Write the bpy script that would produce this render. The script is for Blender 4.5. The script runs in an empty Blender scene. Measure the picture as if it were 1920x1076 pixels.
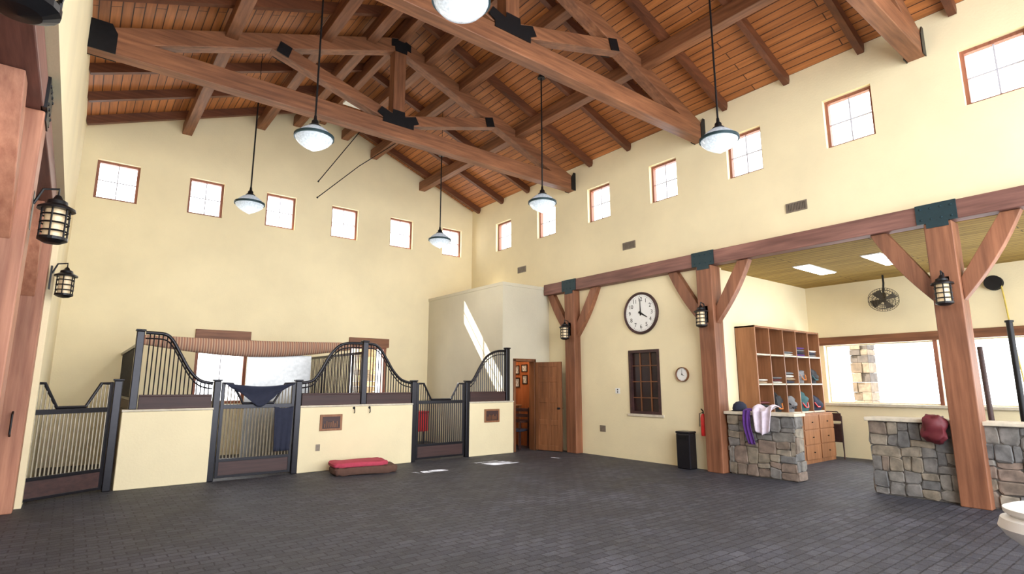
import bpy, bmesh, math, random
from mathutils import Vector, Matrix, noise
random.seed(4)
SC = bpy.context.scene
COL = SC.collection

# ------------------------------------------------------------------ materials
def new_mat(name):
    m = bpy.data.materials.new(name); m.use_nodes = True
    nt = m.node_tree; b = nt.nodes['Principled BSDF']
    return m, nt, b
def N(nt, t): return nt.nodes.new(t)
def ramp(nt, stops):
    r = N(nt, 'ShaderNodeValToRGB'); e = r.color_ramp.elements
    while len(e) < len(stops): e.new(0.5)
    for i, (p, c) in enumerate(stops):
        e[i].position = p; e[i].color = (*c, 1)
    return r
def coords(nt, scale=(1, 1, 1), kind='Object'):
    tc = N(nt, 'ShaderNodeTexCoord'); mp = N(nt, 'ShaderNodeMapping')
    mp.inputs['Scale'].default_value = scale
    nt.links.new(tc.outputs[kind], mp.inputs['Vector']); return mp.outputs['Vector']
def mixc(nt, a, b, fac, mode='MIX'):
    m = N(nt, 'ShaderNodeMix'); m.data_type = 'RGBA'; m.blend_type = mode
    for s, v in ((m.inputs['Factor'], fac), (m.inputs['A'], a), (m.inputs['B'], b)):
        if hasattr(v, 'links') or hasattr(v, 'is_linked'): nt.links.new(v, s)
        elif isinstance(v, (int, float)): s.default_value = v
        else: s.default_value = (*v, 1)
    return m.outputs['Result']
def bump(nt, b, h, strength=.3, dist=.02):
    n = N(nt, 'ShaderNodeBump'); n.inputs['Strength'].default_value = strength
    n.inputs['Distance'].default_value = dist
    nt.links.new(h, n.inputs['Height']); nt.links.new(n.outputs['Normal'], b.inputs['Normal'])
def noise_n(nt, vec, scale, detail=4, rough=.55):
    n = N(nt, 'ShaderNodeTexNoise'); n.inputs['Scale'].default_value = scale
    n.inputs['Detail'].default_value = detail; n.inputs['Roughness'].default_value = rough
    nt.links.new(vec, n.inputs['Vector']); return n.outputs['Fac']

def m_plain(name, col, rough=.6, metal=0, var=.12, sc=14, emit=None, es=0, bumps=0):
    m, nt, b = new_mat(name)
    v = coords(nt)
    f = noise_n(nt, v, sc)
    r = ramp(nt, [(.3, tuple(c * (1 - var) for c in col)), (.7, tuple(min(1, c * (1 + var)) for c in col))])
    nt.links.new(f, r.inputs['Fac']); nt.links.new(r.outputs['Color'], b.inputs['Base Color'])
    b.inputs['Roughness'].default_value = rough; b.inputs['Metallic'].default_value = metal
    if emit: b.inputs['Emission Color'].default_value = (*emit, 1); b.inputs['Emission Strength'].default_value = es
    if bumps: bump(nt, b, f, bumps, .01)
    return m
def m_plaster(name, col):
    m, nt, b = new_mat(name); v = coords(nt)
    big = noise_n(nt, v, .8, 5); r = ramp(nt, [(.3, tuple(c * .92 for c in col)), (.7, tuple(min(1, c * 1.05) for c in col))])
    nt.links.new(big, r.inputs['Fac']); nt.links.new(r.outputs['Color'], b.inputs['Base Color'])
    b.inputs['Roughness'].default_value = .9
    bump(nt, b, noise_n(nt, v, 30, 5), .25, .01); return m
def m_wood(name, lo, hi, axis, rough=.55):
    m, nt, b = new_mat(name)
    s = [11, 11, 11]; s['xyz'.index(axis)] = .7
    v = coords(nt, s); f = noise_n(nt, v, 1.6, 6, .6)
    r = ramp(nt, [(.3, lo), (.68, hi)]); nt.links.new(f, r.inputs['Fac'])
    s2 = [2, 2, 2]; s2['xyz'.index(axis)] = .5
    f2 = noise_n(nt, coords(nt, s2), 1.1, 3)
    r2 = ramp(nt, [(.3, (.62, .60, .58)), (.7, (1.15, 1.15, 1.15))]); nt.links.new(f2, r2.inputs['Fac'])
    nt.links.new(mixc(nt, r.outputs['Color'], r2.outputs['Color'], 1.0, 'MULTIPLY'), b.inputs['Base Color'])
    b.inputs['Roughness'].default_value = rough
    bump(nt, b, f, .25, .01); return m
def m_planks(name, lo, hi, gap, along='y', width=.14, length=3.2, rough=.55):
    m, nt, b = new_mat(name)
    tc = N(nt, 'ShaderNodeTexCoord'); sp = N(nt, 'ShaderNodeSeparateXYZ'); cb = N(nt, 'ShaderNodeCombineXYZ')
    nt.links.new(tc.outputs['Object'], sp.inputs[0])
    nt.links.new(sp.outputs['Y' if along == 'y' else 'X'], cb.inputs[0])
    nt.links.new(sp.outputs['X' if along == 'y' else 'Y'], cb.inputs[1])
    br = N(nt, 'ShaderNodeTexBrick'); nt.links.new(cb.outputs[0], br.inputs['Vector'])
    br.inputs['Scale'].default_value = 1; br.inputs['Brick Width'].default_value = length
    br.inputs['Row Height'].default_value = width; br.inputs['Mortar Size'].default_value = .009
    br.inputs['Mortar Smooth'].default_value = .3
    br.inputs['Color1'].default_value = (*lo, 1); br.inputs['Color2'].default_value = (*hi, 1)
    br.inputs['Mortar'].default_value = (*gap, 1)
    mp = N(nt, 'ShaderNodeMapping'); mp.inputs['Scale'].default_value = (.6, 10, 1)
    nt.links.new(cb.outputs[0], mp.inputs['Vector'])
    f = noise_n(nt, mp.outputs[0], 1.8, 5)
    r2 = ramp(nt, [(.3, (.68, .66, .64)), (.7, (1.24, 1.24, 1.24))]); nt.links.new(f, r2.inputs['Fac'])
    nt.links.new(mixc(nt, br.outputs['Color'], r2.outputs['Color'], 1.0, 'MULTIPLY'), b.inputs['Base Color'])
    b.inputs['Roughness'].default_value = rough
    inv = N(nt, 'ShaderNodeMath'); inv.operation = 'SUBTRACT'; inv.inputs[0].default_value = 1
    nt.links.new(br.outputs['Fac'], inv.inputs[1]); bump(nt, b, inv.outputs[0], .5, .02)
    return m
def m_floor():
    m, nt, b = new_mat('rubber_pavers'); v = coords(nt)
    wv = noise_n(nt, v, 24, 2); sb = N(nt, 'ShaderNodeVectorMath'); sb.operation = 'MULTIPLY_ADD'
    cbw = N(nt, 'ShaderNodeCombineXYZ'); nt.links.new(wv, cbw.inputs[0]); nt.links.new(wv, cbw.inputs[1])
    nt.links.new(cbw.outputs[0], sb.inputs[0]); sb.inputs[1].default_value = (.03, .03, 0); nt.links.new(v, sb.inputs[2])
    br = N(nt, 'ShaderNodeTexBrick'); nt.links.new(sb.outputs[0], br.inputs['Vector'])
    br.inputs['Scale'].default_value = 1; br.inputs['Brick Width'].default_value = .2
    br.inputs['Row Height'].default_value = .11; br.inputs['Mortar Size'].default_value = .007
    br.inputs['Color1'].default_value = (.064, .066, .084, 1); br.inputs['Color2'].default_value = (.034, .036, .050, 1)
    br.inputs['Mortar'].default_value = (.013, .014, .021, 1)
    f = noise_n(nt, v, .9, 8, .72); r = ramp(nt, [(.3, (.66, .66, .69)), (.52, (1.0, 1.0, 1.02)), (.72, (1.9, 1.85, 1.85))])
    nt.links.new(f, r.inputs['Fac'])
    c = mixc(nt, br.outputs['Color'], r.outputs['Color'], 1.0, 'MULTIPLY')
    f3 = noise_n(nt, v, 7, 10, .8); r3 = ramp(nt, [(.54, (0, 0, 0)), (.72, (1, 1, 1))]); nt.links.new(f3, r3.inputs['Fac'])
    g = N(nt, 'ShaderNodeMath'); g.operation = 'MULTIPLY'; g.inputs[1].default_value = .5
    nt.links.new(r3.outputs['Color'], g.inputs[0])
    nt.links.new(mixc(nt, c, (.17, .17, .18), g.outputs[0]), b.inputs['Base Color'])
    rr = ramp(nt, [(.3, (.52,) * 3), (.7, (.72,) * 3)]); nt.links.new(f, rr.inputs['Fac'])
    nt.links.new(rr.outputs['Color'], b.inputs['Roughness'])
    inv = N(nt, 'ShaderNodeMath'); inv.operation = 'SUBTRACT'; inv.inputs[0].default_value = 1
    nt.links.new(br.outputs['Fac'], inv.inputs[1])
    ad = N(nt, 'ShaderNodeMath'); ad.operation = 'MULTIPLY_ADD'; ad.inputs[1].default_value = .8
    nt.links.new(noise_n(nt, v, 60, 4, .7), ad.inputs[0]); nt.links.new(inv.outputs[0], ad.inputs[2])
    bump(nt, b, ad.outputs[0], .8, .012)
    return m
def m_stripes(name):
    m, nt, b = new_mat(name)
    w = N(nt, 'ShaderNodeTexWave'); w.bands_direction = 'X'; w.inputs['Scale'].default_value = 3.4; w.inputs['Distortion'].default_value = .3
    nt.links.new(coords(nt), w.inputs['Vector'])
    r = ramp(nt, [(.0, (.28, .12, .08)), (.3, (.42, .26, .17)), (.65, (.48, .34, .23)), (.9, (.24, .13, .10))])
    nt.links.new(w.outputs['Fac'], r.inputs['Fac']); nt.links.new(r.outputs['Color'], b.inputs['Base Color'])
    b.inputs['Roughness'].default_value = .9; return m

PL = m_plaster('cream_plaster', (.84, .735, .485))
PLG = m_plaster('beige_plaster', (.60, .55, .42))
FLOOR = m_floor()
DECK = m_planks('roof_planks', (.31, .105, .027), (.44, .160, .044), (.06, .017, .006))
ADECK = m_planks('alcove_planks', (.30, .19, .035), (.37, .24, .05), (.10, .055, .01), rough=.85)
T = {a: m_wood('timber_' + a, (.13, .046, .019), (.30, .122, .054), a) for a in 'xyz'}
PURL = m_wood('rafter_wood', (.10, .030, .012), (.19, .064, .025), 'x')
BEAM = m_wood('header_beam_wood', (.16, .068, .056), (.30, .14, .11), 'y')
COLW = m_wood('column_wood', (.18, .066, .031), (.33, .135, .068), 'z')
COLL = m_wood('salmon_wood', (.34, .13, .075), (.54, .25, .15), 'z')
WIN = m_wood('window_wood', (.22, .075, .045), (.34, .13, .075), 'z')
DOORW = m_wood('door_wood', (.15, .055, .018), (.27, .105, .04), 'z')
SHELFW = m_wood('shelf_wood', (.25, .105, .042), (.37, .165, .075), 'z')
STALLW = m_wood('dark_stall_wood', (.035, .014, .014), (.07, .028, .025), 'x')
REDW = m_wood('red_panel_wood', (.36, .10, .032), (.50, .165, .055), 'z')
BLK = m_plain('black_iron', (.016, .016, .018), .4, .6)
GRILL = m_plain('painted_steel', (.018, .017, .022), .28, .5)
BARS = m_plain('steel_bars', (.30, .26, .19), .4, .3)
TEAL = m_plain('blued_steel_plate', (.012, .035, .045), .5, .3)
WHITE = m_plain('white_enamel', (.82, .82, .80), .4, var=.02)
MUNT = m_plain('sash_paint', (.48, .49, .55), .5, var=.05)
CAP = m_plain('limestone_cap', (.60, .54, .43), .8)
MORTAR = m_plain('mortar', (.12, .11, .10), .95, sc=40)
STONES = [m_plain('stone_%d' % i, c, .85, var=.38, sc=8, bumps=.8) for i, c in enumerate(
    [(.165, .155, .145), (.20, .185, .165), (.22, .185, .14), (.18, .14, .11), (.14, .137, .135), (.24, .205, .16), (.17, .16, .15), (.20, .15, .12)])]
PSTONES = [m_plain('darkened_stone_%d' % i, c, .9, var=.35, sc=9) for i, c in enumerate([(.09, .06, .035), (.12, .085, .055), (.06, .045, .035), (.14, .10, .065)])]  # pier stone colours darkened to offset the overexposing daylight outside
LGLASS = m_plain('prismatic_glass', (.36, .40, .44), .12, var=.3, sc=34, emit=(.75, .87, 1), es=.16)
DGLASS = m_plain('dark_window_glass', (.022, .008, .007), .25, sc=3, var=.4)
AMBER = m_plain('amber_glass', (.62, .48, .30), .3, emit=(1, .75, .42), es=.12)
TUBE = m_plain('light_diffuser', (.9, .9, .85), .4, emit=(1, .97, .85), es=6)
NAVY = m_plain('navy_blanket', (.018, .022, .045), .9)
RED = m_plain('crimson_cloth', (.44, .05, .09), .9)
MAROON = m_plain('maroon_nylon', (.11, .010, .016), .6)
BROWNC = m_plain('brown_fabric', (.11, .055, .04), .95)
REDP = m_plain('red_gloss', (.6, .02, .02), .3)
PURPLE = m_plain('purple_cloth', (.09, .025, .19), .9)
LILAC = m_plain('pale_lilac_cloth', (.68, .60, .70), .9)
GREYM = m_plain('vent_grey', (.22, .18, .14), .5, .3)
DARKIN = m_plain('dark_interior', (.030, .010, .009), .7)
FANM = m_plain('bronze_fan_metal', (.07, .055, .035), .5, .4)
STRIPE = m_stripes('striped_canvas')
GALV = m_plain('galvanized_sheet', (.42, .42, .42), .35, .8)
PIC = m_plain('photo_print', (.5, .5, .48), .5, var=.6, sc=20)
YEL = m_plain('yellow_hose', (.6, .45, .08), .5)

# ------------------------------------------------------------------ mesh builder
class MB:
    def __init__(s, M=None): s.bm = bmesh.new(); s.M = M
    def v(s, co):
        co = Vector(co)
        return s.bm.verts.new(s.M @ co if s.M else co)
    def f(s, vs, mi=0):
        try:
            fc = s.bm.faces.new(vs); fc.material_index = mi; return fc
        except ValueError: return None
    def box(s, a, b, mi=0):
        x0, y0, z0 = a; x1, y1, z1 = b
        p = [s.v(c) for c in ((x0, y0, z0), (x1, y0, z0), (x1, y1, z0), (x0, y1, z0), (x0, y0, z1), (x1, y0, z1), (x1, y1, z1), (x0, y1, z1))]
        for q in ((3, 2, 1, 0), (4, 5, 6, 7), (0, 1, 5, 4), (1, 2, 6, 5), (2, 3, 7, 6), (3, 0, 4, 7)): s.f([p[i] for i in q], mi)
        return s
    def beam(s, p0, p1, w, h, mi=0, side=None):
        p0 = Vector(p0); p1 = Vector(p1); d = (p1 - p0).normalized()
        up = Vector((0, 0, 1)) if abs(d.z) < .95 else Vector((0, 1, 0))
        sd = Vector(side) if side else d.cross(up).normalized()
        up = sd.cross(d).normalized()
        p = []
        for c in (p0, p1):
            for a, b in ((-1, -1), (1, -1), (1, 1), (-1, 1)): p.append(s.v(c + sd * a * w / 2 + up * b * h / 2))
        for q in ((3, 2, 1, 0), (4, 5, 6, 7), (0, 1, 5, 4), (1, 2, 6, 5), (2, 3, 7, 6), (3, 0, 4, 7)): s.f([p[i] for i in q], mi)
        return s
    def tube(s, pts, r, seg=8, mi=0, closed=False, caps=True):
        pts = [Vector(p) for p in pts]; n = len(pts); rings = []
        prev = None
        for i, p in enumerate(pts):
            if closed: d = pts[(i + 1) % n] - pts[i - 1]
            else: d = pts[min(i + 1, n - 1)] - pts[max(i - 1, 0)]
            d.normalize()
            if prev is None:
                a = Vector((0, 0, 1)) if abs(d.z) < .9 else Vector((1, 0, 0))
                e = d.cross(a).normalized()
            else:
                e = (prev - d * prev.dot(d)).normalized()
            prev = e; g = d.cross(e)
            rr = r[i] if isinstance(r, (list, tuple)) else r
            rings.append([s.v(p + (e * math.cos(2 * math.pi * k / seg) + g * math.sin(2 * math.pi * k / seg)) * rr) for k in range(seg)])
        m = n if closed else n - 1
        for i in range(m):
            A = rings[i]; B = rings[(i + 1) % n]
            for k in range(seg): s.f([A[k], A[(k + 1) % seg], B[(k + 1) % seg], B[k]], mi)
        if caps and not closed: s.f(rings[0][::-1], mi); s.f(rings[-1], mi)
        return s
    def cyl(s, p0, p1, r, seg=12, mi=0, r2=None): return s.tube([p0, p1], [r, r if r2 is None else r2], seg, mi)
    def lathe(s, c, prof, seg=28, mi=0, axis=(0, 0, 1)):
        c = Vector(c); ax = Vector(axis).normalized()
        a = Vector((1, 0, 0)) if abs(ax.x) < .9 else Vector((0, 1, 0)); e = ax.cross(a).normalized(); g = ax.cross(e)
        rings = []
        for r, z in prof:
            if r < 1e-5: rings.append([s.v(c + ax * z)])
            else: rings.append([s.v(c + ax * z + (e * math.cos(2 * math.pi * k / seg) + g * math.sin(2 * math.pi * k / seg)) * r) for k in range(seg)])
        for A, B in zip(rings, rings[1:]):
            for k in range(seg):
                k2 = (k + 1) % seg
                if len(A) == 1 and len(B) == 1: break
                if len(A) == 1: s.f([A[0], B[k2], B[k]], mi)
                elif len(B) == 1: s.f([A[k], A[k2], B[0]], mi)
                else: s.f([A[k], A[k2], B[k2], B[k]], mi)
        return s
    def prism(s, pts, d, mi=0):
        d = Vector(d); A = [s.v(p) for p in pts]; B = [s.v(Vector(p) + d) for p in pts]; n = len(pts)
        s.f(A[::-1], mi); s.f(B, mi)
        for i in range(n): s.f([A[i], A[(i + 1) % n], B[(i + 1) % n], B[i]], mi)
        return s
    def grid(s, fn, nu, nv, mi=0):
        G = [[s.v(fn(i / nu, j / nv)) for j in range(nv + 1)] for i in range(nu + 1)]
        for i in range(nu):
            for j in range(nv): s.f([G[i][j], G[i + 1][j], G[i + 1][j + 1], G[i][j + 1]], mi)
        return s
    def blob(s, c, r, amp=.15, seed=0, mi=0, nu=18, nv=12, flat=-.75, p=.7, top=1):
        c = Vector(c)
        def fn(u, v):
            a = 2 * math.pi * u; b = math.pi * (v - .5)
            d = Vector((math.cos(a) * math.cos(b), math.sin(a) * math.cos(b), math.sin(b)))
            k = 1 + amp * noise.noise(d * 1.7 + Vector((seed * 3.1, seed, 0)))
            d = Vector((math.copysign(abs(d.x) ** p, d.x), math.copysign(abs(d.y) ** p, d.y), min(max(d.z, flat), top)))
            return c + Vector((d.x * r[0] * k, d.y * r[1] * k, d.z * r[2] * k))
        return s.grid(fn, nu, nv, mi)
    def obj(s, name, mats, parent=None, loc=None, smooth=False, bevel=0, solid=0):
        if loc is None: loc = parent.location.copy() if parent else None
        if loc is None:
            vs = [v.co for v in s.bm.verts]
            loc = Vector(((min(v.x for v in vs) + max(v.x for v in vs)) / 2, (min(v.y for v in vs) + max(v.y for v in vs)) / 2, min(v.z for v in vs)))
        loc = Vector(loc)
        if smooth: bmesh.ops.remove_doubles(s.bm, verts=s.bm.verts, dist=1e-5)
        bmesh.ops.recalc_face_normals(s.bm, faces=s.bm.faces)
        for v in s.bm.verts: v.co -= loc
        me = bpy.data.meshes.new(name); s.bm.to_mesh(me); s.bm.free()
        for m in (mats if isinstance(mats, (list, tuple)) else [mats]): me.materials.append(m)
        if smooth:
            for p in me.polygons: p.use_smooth = True
            try: me.set_sharp_from_angle(angle=math.radians(40))
            except Exception: pass
        o = bpy.data.objects.new(name, me); COL.objects.link(o)
        if parent: o.parent = parent; o.location = loc - parent.location
        else: o.location = loc
        if solid:
            md = o.modifiers.new('s', 'SOLIDIFY'); md.thickness = solid
        if bevel:
            md = o.modifiers.new('b', 'BEVEL'); md.width = bevel; md.segments = 2; md.limit_method = 'ANGLE'
        return o
def tag(o, label, cat, group=None):
    o['label'] = label; o['category'] = cat
    if group: o['group'] = group
    return o
def thing(name, loc, label, cat, group=None):
    o = bpy.data.objects.new(name, None); o.empty_display_size = .1; o.location = loc; COL.objects.link(o)
    return tag(o, label, cat, group)
def struct(o): o['kind'] = 'structure'; return o

# ------------------------------------------------------------------ setting
XL, XR, YB, YS = -.35, 9.66, 14.4, -3.0
XC = (XL + XR) / 2
def deck(x): return 7.12 + .385 * (x - XL if x < XC else XR - x)

def wall(mb, axis, t0, t1, u0, u1, z0, z1, holes=()):
    us = sorted({u0, u1} | {h[0] for h in holes} | {h[1] for h in holes}); us = [u for u in us if u0 <= u <= u1]
    zs = sorted({z0, z1} | {h[2] for h in holes} | {h[3] for h in holes}); zs = [z for z in zs if z0 <= z <= z1]
    for a, b in zip(us, us[1:]):
        run = None
        for c, d in zip(zs, zs[1:]):
            mu, mz = (a + b) / 2, (c + d) / 2
            if any(h[0] < mu < h[1] and h[2] < mz < h[3] for h in holes):
                if run: _wb(mb, axis, t0, t1, a, b, *run)
                run = None
            else: run = (run[0], d) if run else (c, d)
        if run: _wb(mb, axis, t0, t1, a, b, *run)
def _wb(mb, axis, t0, t1, a, b, c, d):
    if axis == 'x': mb.box((t0, a, c), (t1, b, d))
    else: mb.box((a, t0, c), (b, t1, d))

BW = [(-.07, .71), (1.68, 2.42), (3.39, 4.12), (5.07, 5.82), (6.80, 7.53), (8.56, 9.25)]
RWIN = [(12.37, 13.11), (10.45, 11.19), (8.53, 9.26), (6.64, 7.35), (4.77, 5.48), (2.92, 3.66), (1.03, 1.78), (-.85, -.1)]
WZ = (5.53, 6.40)
LWZ = (1.15, 2.62)
BLOW = [(2.14, 3.24), (5.77, 6.84)]

mb = MB()
wall(mb, 'y', YB, YB + .22, XL - .25, XR + .25, 0, 7.1, [(a, b, *WZ) for a, b in BW] + [(a, b, *LWZ) for a, b in BLOW])
mb.prism([(XL - .25, YB, 7.1), (XR + .25, YB, 7.1), (XR + .25, YB, 7.12), (XC, YB, deck(XC)), (XL - .25, YB, 7.12)], (0, .22, 0))
struct(mb.obj('wall_back', PL, loc=(0, 0, 0)))
mb = MB()
wall(mb, 'x', XL - .25, XL, 9.94, YB, 0, 4.15)
wall(mb, 'x', XL - .25, XL, YS, YB, 4.15, 7.12)
struct(mb.obj('wall_left', PL, loc=(0, 0, 0)))
mb = MB()
wall(mb, 'x', XR, XR + .24, 5.9, YB, 0, 4.0, [(7.30, 8.12, .97, 2.33)])
wall(mb, 'x', XR, XR + .24, YS, YB, 4.0, 7.12, [(a, b, *WZ) for a, b in RWIN])
struct(mb.obj('wall_right', PL, loc=(0, 0, 0)))
mb = MB().box((-2, YS, -.1), (13.95, YB + .22, 0)); struct(mb.obj('floor', FLOOR, loc=(0, 0, 0)))
mb = MB()
for xa, xb, za, zb in ((XL - .4, XC, 7.12 - .385 * .4, deck(XC)), (XC, XR + .4, deck(XC), 7.12 - .385 * .4)):
    mb.prism([(xa, YS, za), (xb, YS, zb), (xb, YS, zb + .12), (xa, YS, za + .12)], (0, YB + .3 - YS, 0))
struct(mb.obj('ceiling', DECK, loc=(0, 0, 0)))
# unseen slab added outside to block sun at the first two high windows
mb = MB().box((-1.0, YB + .24, 6.95), (2.7, 16.1, 7.05)); struct(mb.obj('trim_8', T['x'], loc=(0, 0, 0)))
AX = 13.7
AWIN = [(3.60, 5.70), (1.75, 3.52), (-.5, 1.2)]
mb = MB(); wall(mb, 'x', AX, AX + .22, YS, 6.25, 0, 4.0, [(a, b, 1.18, 2.48) for a, b in AWIN])
struct(mb.obj('wall_alcove_back', PL, loc=(0, 0, 0)))
mb = MB().box((XR + .24, 6.0, 0), (AX, 6.25, 4.0)); struct(mb.obj('wall_alcove_side', PL, loc=(0, 0, 0)))
mb = MB().box((XR + .02, YS, 3.87), (AX, 6.0, 3.97)); struct(mb.obj('ceiling_alcove', ADECK, loc=(0, 0, 0)))
mb = MB().box((AX - .06, YS, 2.48), (AX + .02, 5.98, 2.66)); struct(mb.obj('trim_1', T['y'], loc=(0, 0, 0), bevel=.01))
mb = MB().box((AX - .08, YS, 1.12), (AX + .05, 5.98, 1.18)); struct(mb.obj('trim_2', CAP, loc=(0, 0, 0), bevel=.01))
mb = MB().box((AX - .01, 3.525, 1.18), (AX + .16, 3.595, 2.48)); struct(mb.obj('trim_7', WIN, loc=(0, 0, 0), bevel=.006))
mb = MB()
y = YS
while y < 9.6:
    mb.box((-.82, y, 0), (-.76, min(y + .19, 9.6), 3.9)); y += .2
mb.box((-.95, YS, 0), (-.83, 9.94, 4.2))
struct(mb.obj('wall_left_boards', COLW, loc=(0, 0, 0)))

wi = 0
def window(axis, t, u0, u1, z0, z1, nx=2, nz=2, fw=.05, fm=WIN, depth=.09, munt=.020, mm=MUNT):
    global wi; wi += 1
    L = (t, (u0 + u1) / 2, z0) if axis == 'x' else ((u0 + u1) / 2, t, z0)
    o = bpy.data.objects.new('window_%d' % wi, None); o.location = L; COL.objects.link(o); struct(o)
    a = MB(); h = depth / 2
    wall(a, axis, t - h, t + h, u0, u1, z0, z1, [(u0 + fw, u1 - fw, z0 + fw, z1 - fw)]); a.obj('frame', fm, o)
    a = MB()
    for i in range(1, nx):
        u = u0 + (u1 - u0) * i / nx; _wb(a, axis, t - .012, t + .012, u - munt / 2, u + munt / 2, z0 + fw, z1 - fw)
    for i in range(1, nz):
        z = z0 + (z1 - z0) * i / nz; _wb(a, axis, t - .010, t + .010, u0 + fw, u1 - fw, z - munt / 2, z + munt / 2)
    if nx * nz > 1: a.obj('muntin', mm, o)
    return o
for a, b in BW: window('y', YB + .13, a, b, *WZ)
for a, b in RWIN: window('x', XR + .13, a, b, *WZ)
for a, b in BLOW:
    window('y', YB + .12, a, b, *LWZ, nx=2, nz=1, fw=.07, depth=.14)
for a, b in AWIN[:2]:
    window('x', AX + .14, a, b, 1.18, 2.48, nx=1, nz=1, fw=.025, fm=CAP, depth=.05)
for a, b in BLOW:
    mb = MB().box((a - .04, YB - .05, 2.60), (b + .04, YB - .002, 2.84)); o = mb.obj('trim_%d' % (3 if a < 3 else 4), T['x'], bevel=.008); struct(o)
w = window('x', XR + .04, 7.30, 8.12, .97, 2.33, nx=3, nz=4, fw=.06, fm=STALLW, depth=.12, mm=DOORW, munt=.018)
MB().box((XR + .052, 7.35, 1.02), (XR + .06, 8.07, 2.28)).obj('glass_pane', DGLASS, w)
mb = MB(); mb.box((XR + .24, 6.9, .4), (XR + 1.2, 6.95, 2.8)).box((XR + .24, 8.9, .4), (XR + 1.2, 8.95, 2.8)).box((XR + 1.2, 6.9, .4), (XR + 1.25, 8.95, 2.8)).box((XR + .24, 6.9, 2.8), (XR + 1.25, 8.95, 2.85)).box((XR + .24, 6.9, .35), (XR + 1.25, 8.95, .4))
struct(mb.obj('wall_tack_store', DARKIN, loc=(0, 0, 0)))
mb = MB().box((XR - .03, 7.24, .92), (XR + .03, 8.18, .97)); struct(mb.obj('trim_5', CAP, loc=(0, 0, 0)))

mb = MB()
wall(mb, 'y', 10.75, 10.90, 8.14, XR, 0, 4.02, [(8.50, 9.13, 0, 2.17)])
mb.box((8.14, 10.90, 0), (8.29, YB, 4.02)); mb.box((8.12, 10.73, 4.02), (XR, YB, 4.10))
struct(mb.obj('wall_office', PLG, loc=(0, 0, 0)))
mb = MB().box((8.29, 12.5, 0), (XR, 12.6, 4.0)); struct(mb.obj('wall_office_back', REDW, loc=(0, 0, 0)))
mb = MB().box((9.58, 10.9, 0), (XR - .001, 12.5, 4.0)); struct(mb.obj('wall_office_side', REDW, loc=(0, 0, 0)))
mb = MB()
mb.box((8.46, 10.71, 0), (8.52, 10.92, 2.2)).box((9.11, 10.71, 0), (9.17, 10.92, 2.2)).box((8.46, 10.71, 2.15), (9.17, 10.92, 2.22))
struct(mb.obj('trim_6', DOORW, loc=(0, 0, 0), bevel=.006))

hp = Vector((9.14, 10.69, 0)); ep = Vector((9.36, 9.98, 0)); ang = math.atan2(ep.y - hp.y, ep.x - hp.x); L = (ep - hp).length
M = Matrix.Translation(hp) @ Matrix.Rotation(ang, 4, 'Z')
door = bpy.data.objects.new('door_1', None); door.location = hp; COL.objects.link(door); struct(door)
mb = MB(M)
mb.box((0, -.015, .02), (L, .015, 2.14))
for x in (0, L - .11): mb.box((x, -.026, .02), (x + .11, .026, 2.14))
mb.box((L / 2 - .045, -.025, .02), (L / 2 + .045, .025, 2.14))
for z in (.02, .62, 1.15, 1.65, 2.02): mb.box((0, -.0255, z), (L, .0255, z + .12))
mb.obj('leaf', DOORW, door, bevel=.005)
mb = MB(M); kp = [(.0, 0), (.025, 0), (.025, .01), (.01, .015), (.01, .04), (.028, .05), (.028, .07), (0, .08)]
mb.lathe((L - .06, .026, 1.02), kp, 14, axis=(0, 1, 0)); mb.lathe((L - .06, -.026, 1.02), kp, 14, axis=(0, -1, 0))
mb.obj('knob', BLK, door, smooth=True)

# ------------------------------------------------------------------ timber frame columns
CY = [2.245, 6.015, 9.775]
def column(x0, x1, yc, side):
    o = thing('timber_column', ((x0 + x1) / 2, yc, 0), 'square reddish-brown timber post carrying the header beam', 'post', 'timber posts')
    h = .165; wood = COLW if side > 0 else COLL
    MB().box((x0, yc - h, 0), (x1, yc + h, 3.87)).obj('shaft', wood, o, bevel=.012)
    xm = (x0 + x1) / 2; xf = x0 if side > 0 else x1
    for sgn in (1, -1):
        a = yc + sgn * h
        lower = []; upper = []
        for i in range(9):
            k = i / 8; bow = .05 * math.sin(math.pi * k)
            lower.append((a + sgn * (.72 * k + bow), 2.74 + 1.13 * k - bow * .3))
            upper.append((a + sgn * (.50 * k), 3.06 + .81 * k))
        b = MB(); prof = lower + upper[::-1]
        b.prism([(xm - .075, p[0], p[1]) for p in prof], (.15, 0, 0)); b.obj('knee_brace', wood, o, bevel=.008)
    b = MB(); xo = xf - .012 if side > 0 else xf + .012
    xa, xb = sorted((xo, xf + (.03 if side > 0 else -.03)))
    b.box((xa, yc - .24, 3.875), (xb, yc + .24, 4.155))
    b.box((xa, yc - .13, 3.80), (xb, yc + .13, 3.875))
    for yy in (-.18, -.06, .06, .18):
        for zz in (3.93, 4.09): b.lathe((xo, yc + yy, zz), [(0, .012), (.014, .008), (.018, 0)], 6, axis=(-side, 0, 0))
    b.obj('steel_plate', TEAL if side > 0 else BLK, o)
    return o
for y in CY: column(9.45, 9.77, y, 1)
for y in CY[1:]: column(-.75, -.42, y, -1)
o = MB().box((9.46, YS, 3.875), (9.72, 10.72, 4.15)).obj('header_beam', BEAM, bevel=.012); tag(o, 'long purplish-brown timber header beam resting on the posts', 'beam')
o = MB().box((-.74, YS, 3.875), (-.43, 10.9, 4.15)).obj('header_beam', BEAM, bevel=.012); tag(o, 'dark timber header beam along the plaster wall above the posts', 'beam')

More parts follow.
